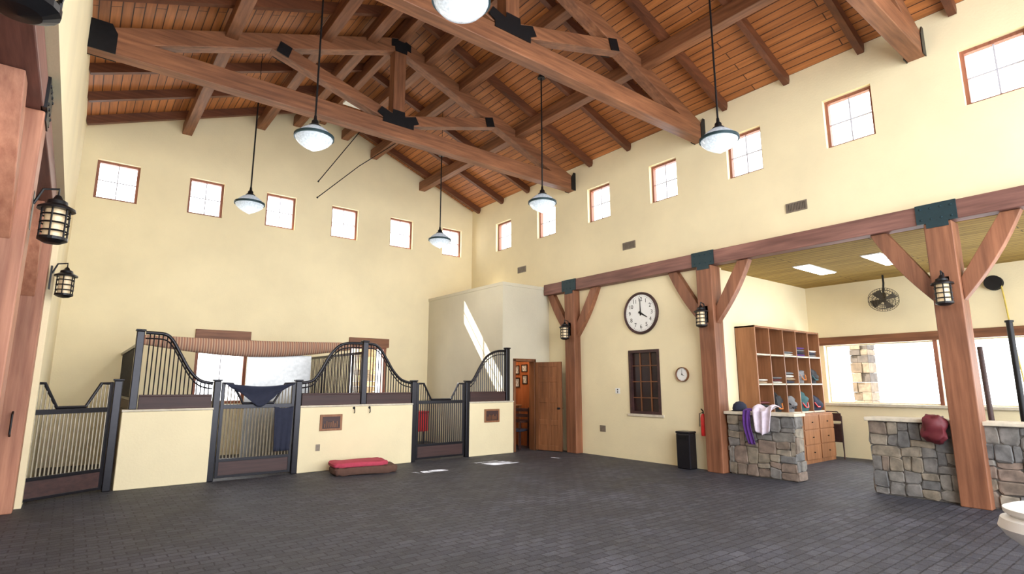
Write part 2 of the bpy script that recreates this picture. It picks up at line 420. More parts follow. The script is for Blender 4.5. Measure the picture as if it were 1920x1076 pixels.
# ------------------------------------------------------------------ roof timbers
def rafter(y):
    mb = MB()
    for sgn in (-1, 1):
        xe = XL if sgn < 0 else XR
        mb.beam((xe, y, deck(xe) - .09), (XC, y, deck(XC) - .09), .10, .18)
    o = mb.obj('roof_rafter', PURL, loc=(XC, y, 8.5)); tag(o, 'dark red-brown rafter pair under the plank ceiling', 'rafter', 'roof rafters')
y = -1.9
while y < 14.4: rafter(y); y += 1.222
for d in (1.87, 3.47, 4.35):
    for x in (XL + d, XR - d):
        z = deck(x) - .18 - .12
        o = MB().box((x - .10, YS, z - .14), (x + .10, YB, z + .12)).obj('roof_purlin', T['y'], bevel=.01)
        tag(o, 'long timber purlin running under the rafters', 'beam', 'roof purlins')
o = MB().box((XC - .08, YS, deck(XC) - .42), (XC + .08, YB, deck(XC) - .1)).obj('ridge_beam', T['y'], bevel=.01); tag(o, 'timber ridge beam at the peak of the ceiling', 'beam')

def truss(yc):
    o = thing('roof_truss', (XC, yc, 6.5), 'heavy stained timber king-post truss with black steel joint plates', 'truss', 'roof trusses')
    w = .23; zc = 6.66
    def plate(poly, yy): MB().prism([(a, yy - .006, b) for a, b in poly], (0, .012, 0)).obj('joint_plate', BLK, o)
    MB().beam((XL, yc, zc), (XR, yc, zc), w, .33).obj('bottom_chord', T['x'], o, bevel=.012)
    zt = deck(XC) - .45
    for sg in (-1, 1):
        xe = XL if sg < 0 else XR
        tz = lambda x: deck(x) - .47
        MB().beam((xe, yc, tz(xe) + .02), (XC, yc, tz(XC)), w * .98, .28).obj('top_chord', T['x'], o, bevel=.01)
        xw = XC + sg * 2.45
        MB().beam((XC + sg * .12, yc, 6.90), (xw, yc, tz(xw) - .05), w * .9, .22).obj('web_strut', T['x'], o, bevel=.01)
        for s2 in (-1, 1):
            yy = yc + s2 * (w / 2 + .008); e = .34 if sg < 0 else .15
            plate([(xe, 6.49), (xe - sg * e, 6.49), (xe - sg * e, 6.82), (xe - sg * (e - .08), 6.96), (xe, 6.96)], yy)
            xs = XC + sg * 2.24; zs = 6.90 + (tz(xw) - .05 - 6.90) * (2.24 - .12) / 2.33
            sl = Vector((sg * 2.33, tz(xw) - .05 - 6.90)).normalized(); nn = Vector((-sl.y, sl.x)); c = Vector((xs, zs))
            plate([tuple(c + sl * a + nn * b) for a, b in ((-.07, -.11), (.15, -.11), (.15, .11), (-.07, .11))], yy)
    MB().beam((XC, yc, 6.8), (XC, yc, deck(XC) - .42), w, .26, side=(0, 1, 0)).obj('king_post', T['z'], o, bevel=.01)
    for s2 in (-1, 1):
        yy = yc + s2 * (w / 2 + .012)
        plate([(x + XC, z) for x, z in ((-.34, 6.76), (-.34, 6.86), (-.46, 6.92), (-.38, 7.06), (-.14, 6.98), (-.13, 7.08), (.13, 7.08), (.14, 6.98), (.38, 7.06), (.46, 6.92), (.34, 6.86), (.34, 6.76))], yy)
        plate([(x + XC, z) for x, z in ((-.13, zt - .22), (.13, zt - .22), (.14, zt - .12), (.22, zt - .14), (.22, zt + .02), (0, zt + .09), (-.22, zt + .02), (-.22, zt - .14), (-.14, zt - .12))], yy)
for y in (9.79, 6.03, 2.27, -1.5): truss(y)
for pts in ([(4.2, 13, 6.46), (5.38, 13, 8.36)], [(4.2, 13, 6.05), (5.2, 13, 7.1), (6.19, 13, 8.0)]):
    mb = MB().tube(pts, .012, 6)
    mb.lathe(pts[0], [(0, -.03), (.025, 0), (0, .03)], 8)
    o = mb.obj('tie_rod', BLK); tag(o, 'thin black iron tie rod slung below the roof', 'rod')
o = MB().box((4.55, 12.35, 8.44), (5.15, 12.62, 8.50)).box((4.6, 12.42, 8.5), (5.1, 12.55, 8.6)).obj('ceiling_sensor_box', WHITE, bevel=.01); tag(o, 'small white box mounted under the ridge beam', 'ceiling fixture')

# ------------------------------------------------------------------ pendant lamps
def pendant(loc, ztop):
    zr = deck(loc[0])
    o = thing('pendant_lamp', loc, 'round glass pendant lamp with black band on a black stem', 'lamp', 'hanging pendant lamps')
    x, y, z = loc
    MB().cyl((x, y, z + .26), (x, y, ztop), .014, 8).cyl((x, y, ztop), (x, y, zr), .006, 6).obj('stem', BLK, o)
    MB().lathe((x, y, ztop), [(0, .1), (.02, .1), (.03, .04), (.075, -.02), (.075, -.035), (0, -.035)], 18).obj('canopy', BLK, o, smooth=True)
    MB().lathe((x, y, z), [(.0, .32), (.018, .32), (.025, .26), (.045, .24), (.05, .20), (.085, .17), (.085, .155), (.0, .155)], 22).obj('cap', BLK, o, smooth=True)
    MB().lathe((x, y, z), [(.08, .158), (.14, .125), (.20, .075), (.25, .02)], 32).obj('upper_glass', LGLASS, o, smooth=True)
    MB().lathe((x, y, z), [(.252, .024), (.266, .020), (.266, -.016), (.252, -.020), (.245, 0), (.252, .024)], 36).obj('band', TEAL, o, smooth=True)
    MB().lathe((x, y, z), [(.25, -.012), (.235, -.05), (.19, -.10), (.12, -.145), (.05, -.18), (.015, -.20), (0, -.205)], 32).obj('lower_glass', LGLASS, o, smooth=True)
    l = bpy.data.lights.new('bulb', 'POINT'); l.energy = 34; l.color = (1, .97, .90); l.shadow_soft_size = .25
    lo = bpy.data.objects.new('bulb', l); lo.location = (0, 0, -.9); lo.parent = o; COL.objects.link(lo)
for p, zt in (((2.28, 10.93, 4.95), 7.14), ((2.27, 7.32, 4.95), 8.0), ((6.48, 11.03, 4.95), 7.09), ((6.59, 7.48, 4.95), 7.52), ((6.73, 3.91, 4.95), 8.1), ((2.39, 3.79, 5.0), 8.0)):
    pendant(p, zt)

# ------------------------------------------------------------------ wall lanterns
def lantern(x, y, zc, s):
    o = thing('wall_lantern', (x, y, zc), 'black iron cage wall lantern with amber glass on a timber post', 'lantern', 'post lanterns')
    xf = x + s * .155
    MB().box((min(xf, xf + s * .02), y - .05, zc - .1), (max(xf, xf + s * .02), y + .05, zc + .22)).obj('back_plate', BLK, o)
    MB().tube([(xf, y, zc + .12), (xf - s * .05, y, zc + .26), (x, y, zc + .28), (x, y, zc + .2)], .011, 8).obj('arm', BLK, o, smooth=True)
    MB().lathe((x, y, zc), [(0, .23), (.02, .22), (.035, .19), (.07, .17), (.075, .14), (.13, .11), (.135, .09), (0, .09)], 20).obj('cap', BLK, o, smooth=True)
    MB().lathe((x, y, zc), [(.072, .09), (.075, -.15), (0, -.15)], 20).obj('glass_cylinder', AMBER, o, smooth=True)
    c = MB()
    for zz in (.04, -.03, -.10):
        c.tube([(x + .098 * math.cos(a * math.pi / 10), y + .098 * math.sin(a * math.pi / 10), zc + zz) for a in range(20)], .008, 6, closed=True)
    for a in range(6):
        t = a * math.pi / 3 + .3; c.cyl((x + .098 * math.cos(t), y + .098 * math.sin(t), zc + .1), (x + .098 * math.cos(t), y + .098 * math.sin(t), zc - .16), .008, 6)
    c.lathe((x, y, zc), [(0, -.15), (.105, -.15), (.105, -.175), (.06, -.2), (0, -.21)], 20)
    c.obj('cage', BLK, o)
for y in CY: lantern(9.295, y, 2.86, 1)
for y, x in zip(CY, (-.262, -.262, -.22)): lantern(x, y, 2.98, -1)

# ------------------------------------------------------------------ stall fronts
YF = 10.71
for a, b in ((.66, 1.93), (3.38, 5.70), (7.13, 8.40)):
    o = thing('stall_half_wall', ((a + b) / 2, YF, 0), 'cream plastered half wall of the horse stall front', 'low wall', 'stall half walls')
    MB().box((a, YF - .06, 0), (b, YF + .12, 1.17)).obj('body', PL, o, bevel=.012)
    MB().box((a - .005, YF - .075, 1.17), (b + .005, YF + .135, 1.205)).obj('cap', CAP, o, bevel=.008)
def spost(x, z0, z1, w=.11):
    o = thing('stall_post', (x, YF, z0), 'tall black steel stall post with flat cap' if z0 > 1 else 'short black steel stall gate post', 'post', 'stall posts')
    MB().box((x - w / 2, YF - w / 2, z0), (x + w / 2, YF + w / 2, z1 - .03)).obj('shaft', GRILL, o, bevel=.012)
    MB().box((x - w / 2 - .015, YF - w / 2 - .015, z1 - .03), (x + w / 2 + .015, YF + w / 2 + .015, z1)).obj('cap', GRILL, o, bevel=.01)
for x in (.575, 1.97, 3.335, 5.74, 7.10): spost(x, 0, 1.68)
for x in (.79, 4.61, 8.24): spost(x, 1.205, 2.47)

def catmull(P, n=6):
    out = []
    for i in range(len(P) - 1):
        p0 = Vector(P[max(i - 1, 0)]); p1 = Vector(P[i]); p2 = Vector(P[i + 1]); p3 = Vector(P[min(i + 2, len(P) - 1)])
        for k in range(n):
            t = k / n
            out.append(.5 * ((2 * p1) + (p2 - p0) * t + (2 * p0 - 5 * p1 + 4 * p2 - p3) * t * t + (3 * p1 - p0 - 3 * p2 + p3) * t ** 3))
    out.append(Vector(P[-1])); return out
def zat(C, x):
    for a, b in zip(C, C[1:]):
        if min(a.x, b.x) <= x <= max(a.x, b.x): return a.y + (b.y - a.y) * (x - a.x) / (b.x - a.x + 1e-9)
    return 1.6
def grille(pts, zb=1.205):
    C = catmull([(x, z) for x, z in pts]); x0 = C[0].x; x1 = C[-1].x
    o = thing('stall_grille', ((x0 + x1) / 2, YF, zb), 'black barred stall grille with swooping curved top rail', 'grille', 'stall grilles')
    MB().tube([(c.x, YF, c.y) for c in C], .028, 10).obj('top_rail', GRILL, o, smooth=True)
    MB().tube([(c.x, YF, c.y - .09) for c in C], .012, 8).obj('lower_rail', GRILL, o, smooth=True)
    MB().box((x0, YF - .03, zb), (x1, YF + .03, 1.40)).box((x0, YF - .035, 1.40), (x1, YF + .035, 1.43)).obj('kick_board', STALLW, o, bevel=.006)
    b = MB(); n = max(2, int((x1 - x0) / .058))
    for i in range(1, n):
        x = x0 + (x1 - x0) * i / n; b.cyl((x, YF, 1.43), (x, YF, zat(C, x)), .010, 6)
    b.obj('bars', GRILL, o)
grille([(.86, 2.42), (1.12, 2.41), (1.24, 2.32), (1.36, 2.12), (1.53, 1.83), (1.70, 1.66), (1.90, 1.61)])
grille([(3.405, 1.62), (3.60, 1.67), (3.74, 1.86), (3.88, 2.12), (4.06, 2.33), (4.25, 2.40), (4.54, 2.41)])
grille([(4.68, 2.41), (4.83, 2.39), (4.96, 2.29), (5.10, 2.09), (5.25, 1.87), (5.44, 1.69), (5.67, 1.62)])
grille([(7.17, 1.62), (7.28, 1.72), (7.45, 1.99), (7.62, 2.22), (7.80, 2.33), (7.98, 2.38), (8.17, 2.39)])

def gate(p0, p1, label, barm=GRILL):
    p0 = Vector((*p0, 0)); p1 = Vector((*p1, 0)); W = (p1 - p0).length
    M = Matrix.Translation(p0) @ Matrix.Rotation(math.atan2(p1.y - p0.y, p1.x - p0.x), 4, 'Z')
    o = thing('stall_gate', (p0 + p1) / 2, label, 'gate', 'stall gates')
    a = MB(M)
    a.box((0, -.025, .04), (.05, .025, 1.62)).box((W - .05, -.025, .04), (W, .025, 1.62))
    a.box((0, -.024, 1.18), (W, .024, 1.25)).box((0, -.024, .30), (W, .024, .35)).box((0, -.024, .04), (W, .024, .08))
    t = .17; s = .19
    yk = [(0, 1.61), (t, 1.61), (t + s, 1.27), (W - t - s, 1.27), (W - t, 1.61), (W, 1.61)]
    a.tube([(x, 0, z) for x, z in yk], .024, 8)
    a.obj('frame', GRILL, o, bevel=.004)
    MB(M).box((.05, -.018, .08), (W - .05, .018, .30)).obj('kick_panel', STALLW, o)
    b = MB(M); n = int(W / .052)
    for i in range(1, n):
        x = W * i / n
        b.cyl((x, 0, .35), (x, 0, 1.18), .012, 6)
        for (xa, za), (xb, zb) in zip(yk, yk[1:]):
            if xa <= x < xb:
                z = za + (zb - za) * (x - xa) / (xb - xa)
                if z > 1.32: b.cyl((x, 0, 1.25), (x, 0, z), .009, 6)
    b.obj('bars', barm, o)
    return o
gate((.505, 10.69), (-.44, 10.12), 'black steel stall gate with dipped top, slightly ajar', BARS)
gate((2.04, YF), (3.27, YF), 'black steel stall gate with navy blanket over its top', BARS)
gate((5.81, YF), (7.03, YF), 'black steel stall gate with vertical bars and dipped top')

for x, zt in ((.79, 2.2), (4.61, 2.2)):
    o = thing('stall_partition', (x, 12.6, 0), 'dark wooden stall divider with barred upper half', 'partition', 'stall partitions')
    p = MB()
    for i in range(8): p.box((x - .025, YF + .14, .02 + i * .165), (x + .025, YB - .01, .02 + i * .165 + .158))
    p.obj('boards', STALLW, o)
    MB().box((x - .03, YF + .06, zt), (x + .03, YB - .01, zt + .05)).obj('rail', GRILL, o)
    MB().box((x - .03, YF + .14, 1.34), (x + .03, YB - .01, 1.38)).obj('rail', GRILL, o)
    p = MB(); y = YF + .2
    while y < YB - .05: p.cyl((x, y, 1.38), (x, y, zt), .009, 6); y += .09
    p.obj('bars', GRILL, o)

def cl(u, v):
    x = .85 + 4.15 * u; sag = -.12 * math.sin(math.pi * u); a = 2 * math.pi * v
    r = .085 + .085 * math.sin(math.pi * u)
    return (x, 12.42 + .5 * r * math.cos(a), 2.43 + .03 * u + sag + r * math.sin(a))
o = MB().grid(cl, 90, 16).obj('canvas_valance', STRIPE, smooth=True); tag(o, 'faded tan striped canvas sagging across the stall', 'canvas')
o = MB().box((2.83, 12.54, 0), (4.15, 12.58, 2.22)).obj('metal_panel', GALV, bevel=.006); tag(o, 'grey galvanized metal sheet standing inside the stall', 'panel')

def drape(name, mat, A, B, C, Dd, n_f, amp, nrm, label, cat, nu=40, nv=14):
    A, B, C, Dd, nrm = map(Vector, (A, B, C, Dd, nrm))
    def fn(u, v):
        p = A.lerp(B, u).lerp(Dd.lerp(C, u), v)
        return p + nrm * amp * math.sin(u * n_f * 2 * math.pi + v * 1.5) * (v * .8 + .2) + Vector((0, 0, -.03 * math.sin(math.pi * u) * (1 - v)))
    o = MB().grid(fn, nu, nv).obj(name, mat, smooth=True, solid=.008)
    return tag(o, label, cat)
def navy(u, v):
    w = .42 * (1 - v) ** .6 + .22; x = 2.66 + (u - .5) * 2 * w * .95
    return (x, YF - .06 - .02 * math.sin(v * 7 + u * 3), 1.62 - .06 * math.sin(math.pi * u) - v * .36 * (.45 + .55 * math.sin(math.pi * min(1, max(0, u)))))
o = MB().grid(navy, 30, 12).obj('horse_blanket', NAVY, smooth=True, solid=.012); tag(o, 'navy horse blanket draped over the stall gate', 'blanket')
drape('horse_blanket', NAVY, (2.92, YF - .06, 1.20), (3.25, YF - .06, 1.20), (3.22, YF - .07, .42), (2.95, YF - .07, .42), 3, .012, (0, 1, 0), 'navy blanket hanging down the front of the stall gate', 'blanket')

for x in (3.965, 7.75):
    o = thing('wall_plaque', (x, YF - .075, .73), 'carved wooden plaque on the cream stall wall', 'plaque', 'stall plaques')
    MB().box((x - .215, YF - .085, .73), (x + .215, YF - .0605, 1.03)).obj('board', SHELFW, o, bevel=.006)
    p = MB().box((x - .17, YF - .091, .77), (x + .17, YF - .0855, .99)); p.obj('relief_field', STALLW, o)
    p = MB()
    for i in range(7): p.box((x - .14 + i * .04, YF - .096, .79), (x - .12 + i * .04, YF - .0915, .86 + .05 * abs(math.sin(i * 1.9))))
    p.obj('relief', DOORW, o)
for x in (4.41, 4.73):
    o = MB().tube([(x, YF - .062, 1.15), (x, YF - .10, 1.13), (x, YF - .11, 1.06), (x, YF - .08, 1.04)], .009, 8).lathe((x, YF - .06, 1.14), [(0, .01), (.025, .008), (.025, 0)], 12, axis=(0, -1, 0)).obj('coat_hook', BLK, smooth=True)
    tag(o, 'small black iron hook on the cream stall wall', 'hook', 'stall wall hooks')
def plate(x, y, z, nrm, w=.08, h=.12, mat=WHITE, label='small wall outlet plate', name='wall_outlet'):
    o = thing(name, (x, y, z), label, 'outlet')
    nx, ny = nrm; tx, ty = abs(ny), abs(nx)
    t = .008
    a = (x - tx * w / 2 + min(0, nx * t), y - ty * w / 2 + min(0, ny * t), z - h / 2); b = (x + tx * w / 2 + max(0, nx * t), y + ty * w / 2 + max(0, ny * t), z + h / 2)
    MB().box(a, b).obj('cover', mat, o, bevel=.003)
    for s in (-.025, .025):
        c = (x + nx * (t + .002), y + ny * (t + .002), z + s)
        MB().lathe(c, [(0, .002), (.015, .002), (.017, 0)], 12, axis=(nx, ny, 0)).obj('socket', BLK if mat is WHITE else GREYM, o)
plate(3.74, YF - .061, .43, (0, -1), mat=GREYM, label='grey outlet plate low on the cream stall wall')
plate(XR - .001, 8.95, .60, (-1, 0), .17, .14, GREYM, 'grey louvred outlet box low on the cream wall')
plate(XR - .001, 8.47, 1.45, (-1, 0), .13, .12, WHITE, 'white double switch plate beside the dark window', 'light_switch')

o = thing('dog_bed', (4.4, 10.05, 0), 'low brown rectangular pet bed with a flat crimson pad', 'pet bed')
M = Matrix.Translation((4.40, 10.05, 0)) @ Matrix.Rotation(math.radians(-9), 4, 'Z')
def se(a, rx, ry, p): return (math.copysign(abs(math.cos(a)) ** p, math.cos(a)) * rx, math.copysign(abs(math.sin(a)) ** p, math.sin(a)) * ry)
def slab(cx, cy, rx, ry, z0, z1, p, mat, nm):
    b = MB(M); n = 56; prof = [(.95, z0), (1, z0 + (z1 - z0) * .25), (1, z0 + (z1 - z0) * .75), (.96, z1 - .004), (.88, z1)]
    R = []
    for k, z in prof:
        R.append([b.v((cx + se(2 * math.pi * i / n, rx * k, ry * k, p)[0], cy + se(2 * math.pi * i / n, rx * k, ry * k, p)[1], z + .008 * math.sin(i * 1.1) * (k < 1))) for i in range(n)])
    for A, B in zip(R, R[1:]):
        for i in range(n): b.f([A[i], A[(i + 1) % n], B[(i + 1) % n], B[i]])
    b.f(R[-1]); b.f(R[0][::-1]); b.obj(nm, mat, o, smooth=True)
slab(0, 0, .58, .31, .008, .13, .28, BROWNC, 'base')
slab(-.09, .04, .50, .29, .13, .21, .25, RED, 'cushion')

o = thing('storage_cart', (6.2, 11.6, 0), 'glossy red wheeled storage cart behind the stall gate', 'cart')
MB().box((5.95, 11.3, .55), (6.45, 11.8, .95)).box((5.93, 11.28, .95), (6.47, 11.82, 1.0)).obj('box', REDP, o, bevel=.02)
for x in (6.02, 6.38):
    for y in (11.38, 11.72): MB().lathe((x - .02, y, .14), [(0, 0), (.14, 0), (.14, .04), (0, .04)], 20, axis=(1, 0, 0)).cyl((x, y, .14), (x, y, .56), .015, 8).obj('wheel', BLK, o)

# ------------------------------------------------------------------ office interior
for y, z, w, h in ((11.98, 1.98, .2, .24), (11.98, 1.64, .22, .26), (11.66, 2.02, .24, .2), (11.64, 1.72, .2, .24), (11.34, 1.95, .2, .26), (11.32, 1.6, .2, .2)):
    o = thing('picture_frame', (9.57, y, z), 'small framed photograph on the red wood office wall', 'picture', 'framed office photographs')
    mb = MB(); wall(mb, 'x', 9.558, 9.579, y - w / 2, y + w / 2, z - h / 2, z + h / 2, [(y - w / 2 + .025, y + w / 2 - .025, z - h / 2 + .025, z + h / 2 - .025)]); mb.obj('frame', BLK, o)
    MB().box((9.566, y - w / 2 + .025, z - h / 2 + .025), (9.578, y + w / 2 - .025, z + h / 2 - .025)).obj('print', PIC, o)
def chair(o, c, wood, pad, s=1.0, rot=0):
    M = Matrix.Translation(c) @ Matrix.Rotation(rot, 4, 'Z')
    MB(M).box((-.23, -.22, .42), (.23, .22, .48)).obj('seat', pad, o, bevel=.02)
    for x in (-.21, .21):
        MB(M).box((x - .02, -.22, 0), (x + .02, -.18, .42)).obj('leg', wood, o)
        MB(M).beam((x, .20, 0), (x, .27, 1.0), .04, .04, side=(1, 0, 0)).obj('leg', wood, o)
        MB(M).box((x - .02, -.2, .64), (x + .02, .22, .67)).box((x - .015, -.2, .48), (x + .015, -.17, .64)).obj('armrest', wood, o)
    b = MB(M)
    for z in (.62, .76, .9): b.box((-.2, .22, z), (.2, .25, z + .08))
    b.obj('backrest', wood, o, bevel=.005)
o = thing('office_chair', (9.05, 11.35, 0), 'dark wooden armchair with padded seat inside the doorway', 'chair')
chair(o, (9.05, 11.35, 0), STALLW, NAVY, rot=-1.2)
o = thing('side_table', (9.3, 12.05, 0), 'small reddish wooden table against the office wall', 'table')
MB().box((9.02, 11.75, 1.02), (9.55, 12.45, 1.06)).obj('top', SHELFW, o, bevel=.01)
for x in (9.06, 9.5):
    for y in (11.8, 12.4): MB().box((x - .025, y - .025, 0), (x + .025, y + .025, 1.02)).obj('leg', SHELFW, o)
o = thing('desk_lamp', (9.4, 12.0, 1.06), 'small table lamp with pale shade on the office table', 'lamp')
MB().lathe((9.4, 12.0, 1.06), [(0, 0), (.07, 0), (.07, .02), (.015, .04), (.015, .22), (0, .22)], 16).obj('base', DOORW, o, smooth=True)
MB().lathe((9.4, 12.0, 1.26), [(.10, 0), (.06, .13)], 20).obj('lamp_shade', CAP, o, smooth=True, solid=.004)

# ------------------------------------------------------------------ right wall items
def vent(y, z, w=.36, h=.17):
    o = thing('air_vent', (XR - .01, y, z), 'rectangular bronze air vent grille on the cream wall', 'vent', 'wall air vents')
    mb = MB(); wall(mb, 'x', XR - .02, XR - .001, y - w / 2, y + w / 2, z - h / 2, z + h / 2, [(y - w / 2 + .02, y + w / 2 - .02, z - h / 2 + .02, z + h / 2 - .02)]); mb.obj('frame', GREYM, o)
    mb = MB(); n = 12
    for i in range(n):
        yy = y - w / 2 + .02 + (w - .04) * (i + .5) / n; mb.box((XR - .016, yy - .008, z - h / 2 + .02), (XR - .002, yy + .008, z + h / 2 - .02))
    mb.obj('louvre', GREYM, o)
    MB().box((XR - .008, y - w / 2 + .02, z - h / 2 + .02), (XR - .001, y + w / 2 - .02, z + h / 2 - .02)).obj('throat', BLK, o)
vent(4.24, 4.66); vent(7.99, 4.71); vent(11.86, 4.78)

def clock(y, z, R, numerals, label, hx=4, name='wall_clock'):
    X = XR - .001
    o = thing(name, (X, y, z), label, 'clock')
    MB().lathe((X, y, z), [(0, 0), (R, 0), (R, .045), (R * .97, .06), (R * .90, .05), (R * .88, .03), (0, .03)], 48, axis=(-1, 0, 0)).obj('case', STALLW if numerals else DOORW, o, smooth=True)
    MB().lathe((X - .031, y, z), [(0, .002), (R * .88, .002), (R * .88, 0)], 48, axis=(-1, 0, 0)).obj('dial', WHITE, o)
    def P(r, a, d): return (X - d, y - r * math.sin(a), z + r * math.cos(a))
    t = MB()
    for i in range(60):
        a = 2 * math.pi * i / 60; l = .80 if i % 5 else .77
        t.beam(P(R * l, a, .0345), P(R * .85, a, .0345), .004 if i % 5 else .010, .002)
    t.obj('minute_track', BLK, o)
    if numerals:
        for n in range(1, 13):
            cu = bpy.data.curves.new('numeral', 'FONT'); cu.body = str(n); cu.size = R * .27; cu.align_x = 'CENTER'; cu.align_y = 'CENTER'; cu.extrude = .001
            tmp = bpy.data.objects.new('tmp', cu); COL.objects.link(tmp); bpy.context.view_layer.update()
            me = bpy.data.meshes.new_from_object(tmp.evaluated_get(bpy.context.evaluated_depsgraph_get())); bpy.data.objects.remove(tmp)
            me.materials.clear(); me.materials.append(BLK)
            ob = bpy.data.objects.new('numeral', me); COL.objects.link(ob); ob.parent = o
            ob.location = Vector(P(R * .65, 2 * math.pi * n / 12, .035)) - o.location
            ob.rotation_euler = (math.pi / 2, 0, -math.pi / 2)
    for nm, a, l, w in (('minute_hand', 0, .68, .018), ('hour_hand', 2 * math.pi * 4 / 12, .45, .028)):
        q = MB()
        d = Vector((0, -math.sin(a), math.cos(a))); sd = Vector((0, math.cos(a), math.sin(a))); ww = w * R * 2
        c = Vector(P(0, 0, .04)); q.prism([c - d * R * .12 - sd * ww, c - d * R * .12 + sd * ww, c + d * R * l + sd * ww * .3, c + d * R * l - sd * ww * .3], (-.003, 0, 0)); q.obj(nm, BLK, o)
    return o
clock(7.72, 3.13, .46, True, 'large round wall clock with black rim and white numbered dial')
clock(6.74, 1.79, .145, False, 'small round clock with brown rim on the cream wall')

o = thing('fire_extinguisher', (XR - .10, 6.27, .62), 'red fire extinguisher hung on the wall beside the post', 'extinguisher')
c = (XR - .10, 6.27, .62)
MB().lathe(c, [(0, 0), (.05, .01), (.055, .04), (.055, .34), (.035, .40), (.02, .42), (0, .42)], 22).obj('cylinder', REDP, o, smooth=True)
MB().tube([(c[0], c[1], 1.04), (c[0], c[1], 1.09), (c[0] - .06, c[1], 1.13)], .012, 8).tube([(c[0], c[1], 1.07), (c[0] - .02, c[1] + .07, 1.04), (c[0] - .02, c[1] + .075, .8)], .008, 8).obj('valve', BLK, o, smooth=True)
MB().box((c[0] + .05, c[1] - .03, .7), (XR, c[1] + .03, .95)).obj('bracket', BLK, o)

o = thing('trash_bin', (9.47, 6.63, 0), 'tall slim black rectangular waste bin against the wall', 'bin')
MB().box((9.37, 6.48, 0), (9.60, 6.78, .66)).obj('body', GRILL, o, bevel=.02)
MB().box((9.365, 6.475, .66), (9.605, 6.785, .70)).obj('lid', GRILL, o, bevel=.012)
MB().box((9.356, 6.53, .55), (9.369, 6.73, .63)).obj('flap', BLK, o, bevel=.004)

# ------------------------------------------------------------------ stone half walls
def stone_wall(y0, y1, label, seed):
    random.seed(seed)
    x0, x1 = 9.60, 9.90; o = thing('stone_half_wall', ((x0 + x1) / 2, (y0 + y1) / 2, 0), label, 'stone wall', 'stone half walls')
    MB().box((x0 + .02, y0 + .02, 0), (x1 - .02, y1 - .02, 1.05)).obj('core', MORTAR, o)
    def split(r, out):
        a, b, c, d = r; w, h = b - a, d - c
        if w > .44 or h > .30 or (w * h > .05 and random.random() < .7):
            if w > h * 1.15 and w > .2: m = a + w * random.uniform(.28, .72); split((a, m, c, d), out); split((m, b, c, d), out)
            elif h > .14: m = c + h * random.uniform(.28, .72); split((a, b, c, m), out); split((a, b, m, d), out)
            else: out.append(r)
        else: out.append(r)
    b = MB()
    def face(fn, u0, u1):
        rs = []; split((u0, u1, .01, 1.05), rs)
        def wob(u, z):
            du = .03 * noise.noise(Vector((u * 5, z * 5, seed))); dz = .035 * noise.noise(Vector((u * 5 + 9, z * 5, seed)))
            return (min(max(u + du, u0), u1), min(max(z + dz, 0), 1.05))
        for a, bb, c, d in rs:
            g = .003; mi = random.randrange(len(STONES)); dp = random.uniform(.008, .032)
            q = [(a + g, c + g), (bb - g, c + g), (bb - g, d - g), (a + g, d - g)]
            cx = (a + bb) / 2; cz = (c + d) / 2
            o8 = []
            for i in range(4):
                p = q[i]; pn = q[(i + 1) % 4]; pp = q[i - 1]; k1 = random.uniform(.04, .22); k2 = random.uniform(.04, .22)
                o8.append((p[0] + (pp[0] - p[0]) * k1, p[1] + (pp[1] - p[1]) * k1)); o8.append((p[0] + (pn[0] - p[0]) * k2, p[1] + (pn[1] - p[1]) * k2))
            o8 = [wob(*p) for p in o8]; cx, cz = wob(cx, cz)
            A = [b.v(fn(u, z, 0)) for u, z in o8]; B = [b.v(fn(u, z, dp)) for u, z in o8]
            C = [b.v(fn(cx + (u - cx) * .88, cz + (z - cz) * .85, dp + random.uniform(.003, .014))) for u, z in o8]
            b.f(C, mi); n = 8
            for i in range(n): b.f([A[i], A[(i + 1) % n], B[(i + 1) % n], B[i]], mi); b.f([B[i], B[(i + 1) % n], C[(i + 1) % n], C[i]], mi)
    face(lambda u, z, d: (x0 + .02 - d, u, z), y0, y1)
    face(lambda u, z, d: (x1 - .02 + d, u, z), y0, y1)
    face(lambda u, z, d: (u, y0 + .02 - d, z), x0, x1)
    face(lambda u, z, d: (u, y1 - .02 + d, z), x0, x1)
    b.obj('stone_facing', STONES, o)
    MB().box((x0 - .05, y0 - .04, 1.055), (x1 + .05, y1 + .04, 1.11)).obj('cap', CAP, o, bevel=.012)
stone_wall(4.58, 5.80, 'low fieldstone wall with pale cap beside the timber post', 5)
stone_wall(-1.5, 3.46, 'long low fieldstone wall with pale cap behind the post', 9)

def towel(u, v):
    w = 1 - .35 * v
    y = 5.08 - (u - .5) * .40 * w
    if v < .3: return (9.80 - (v / .3) * .27, y, 1.15 + .03 * math.sin(u * 9) + .04 * math.sin(v * 10) + .03)
    k = (v - .3) / .7
    return (9.515 - .03 * math.sin(u * 14 + k) - .01, y, 1.15 - k * .42 * (1 - .3 * abs(u - .45)))
o = MB().grid(towel, 36, 18).obj('towel', LILAC, smooth=True, solid=.01); tag(o, 'pale lilac towel crumpled over the stone wall cap', 'towel')
def scarf(u, v):
    y = 5.36 - (u - .5) * .13
    if v < .2: return (9.75 - (v / .2) * .22, y, 1.15 + .02 * math.sin(u * 9))
    k = (v - .2) / .8
    return (9.50 - .015 * math.sin(u * 12 + k * 3), y + .03 * math.sin(k * 4) - .05 * k, 1.14 - k * .58)
o = MB().grid(scarf, 16, 20).obj('scarf', PURPLE, smooth=True, solid=.01); tag(o, 'purple scarf hanging down the stone wall', 'cloth')
o = thing('riding_helmet', (9.75, 5.62, 1.11), 'small dark riding helmet resting on the stone wall cap', 'helmet')
MB().lathe((9.75, 5.62, 1.11), [(.12, 0), (.13, .05), (.11, .12), (.06, .165), (0, .18)], 22).obj('shell', NAVY, o, smooth=True)
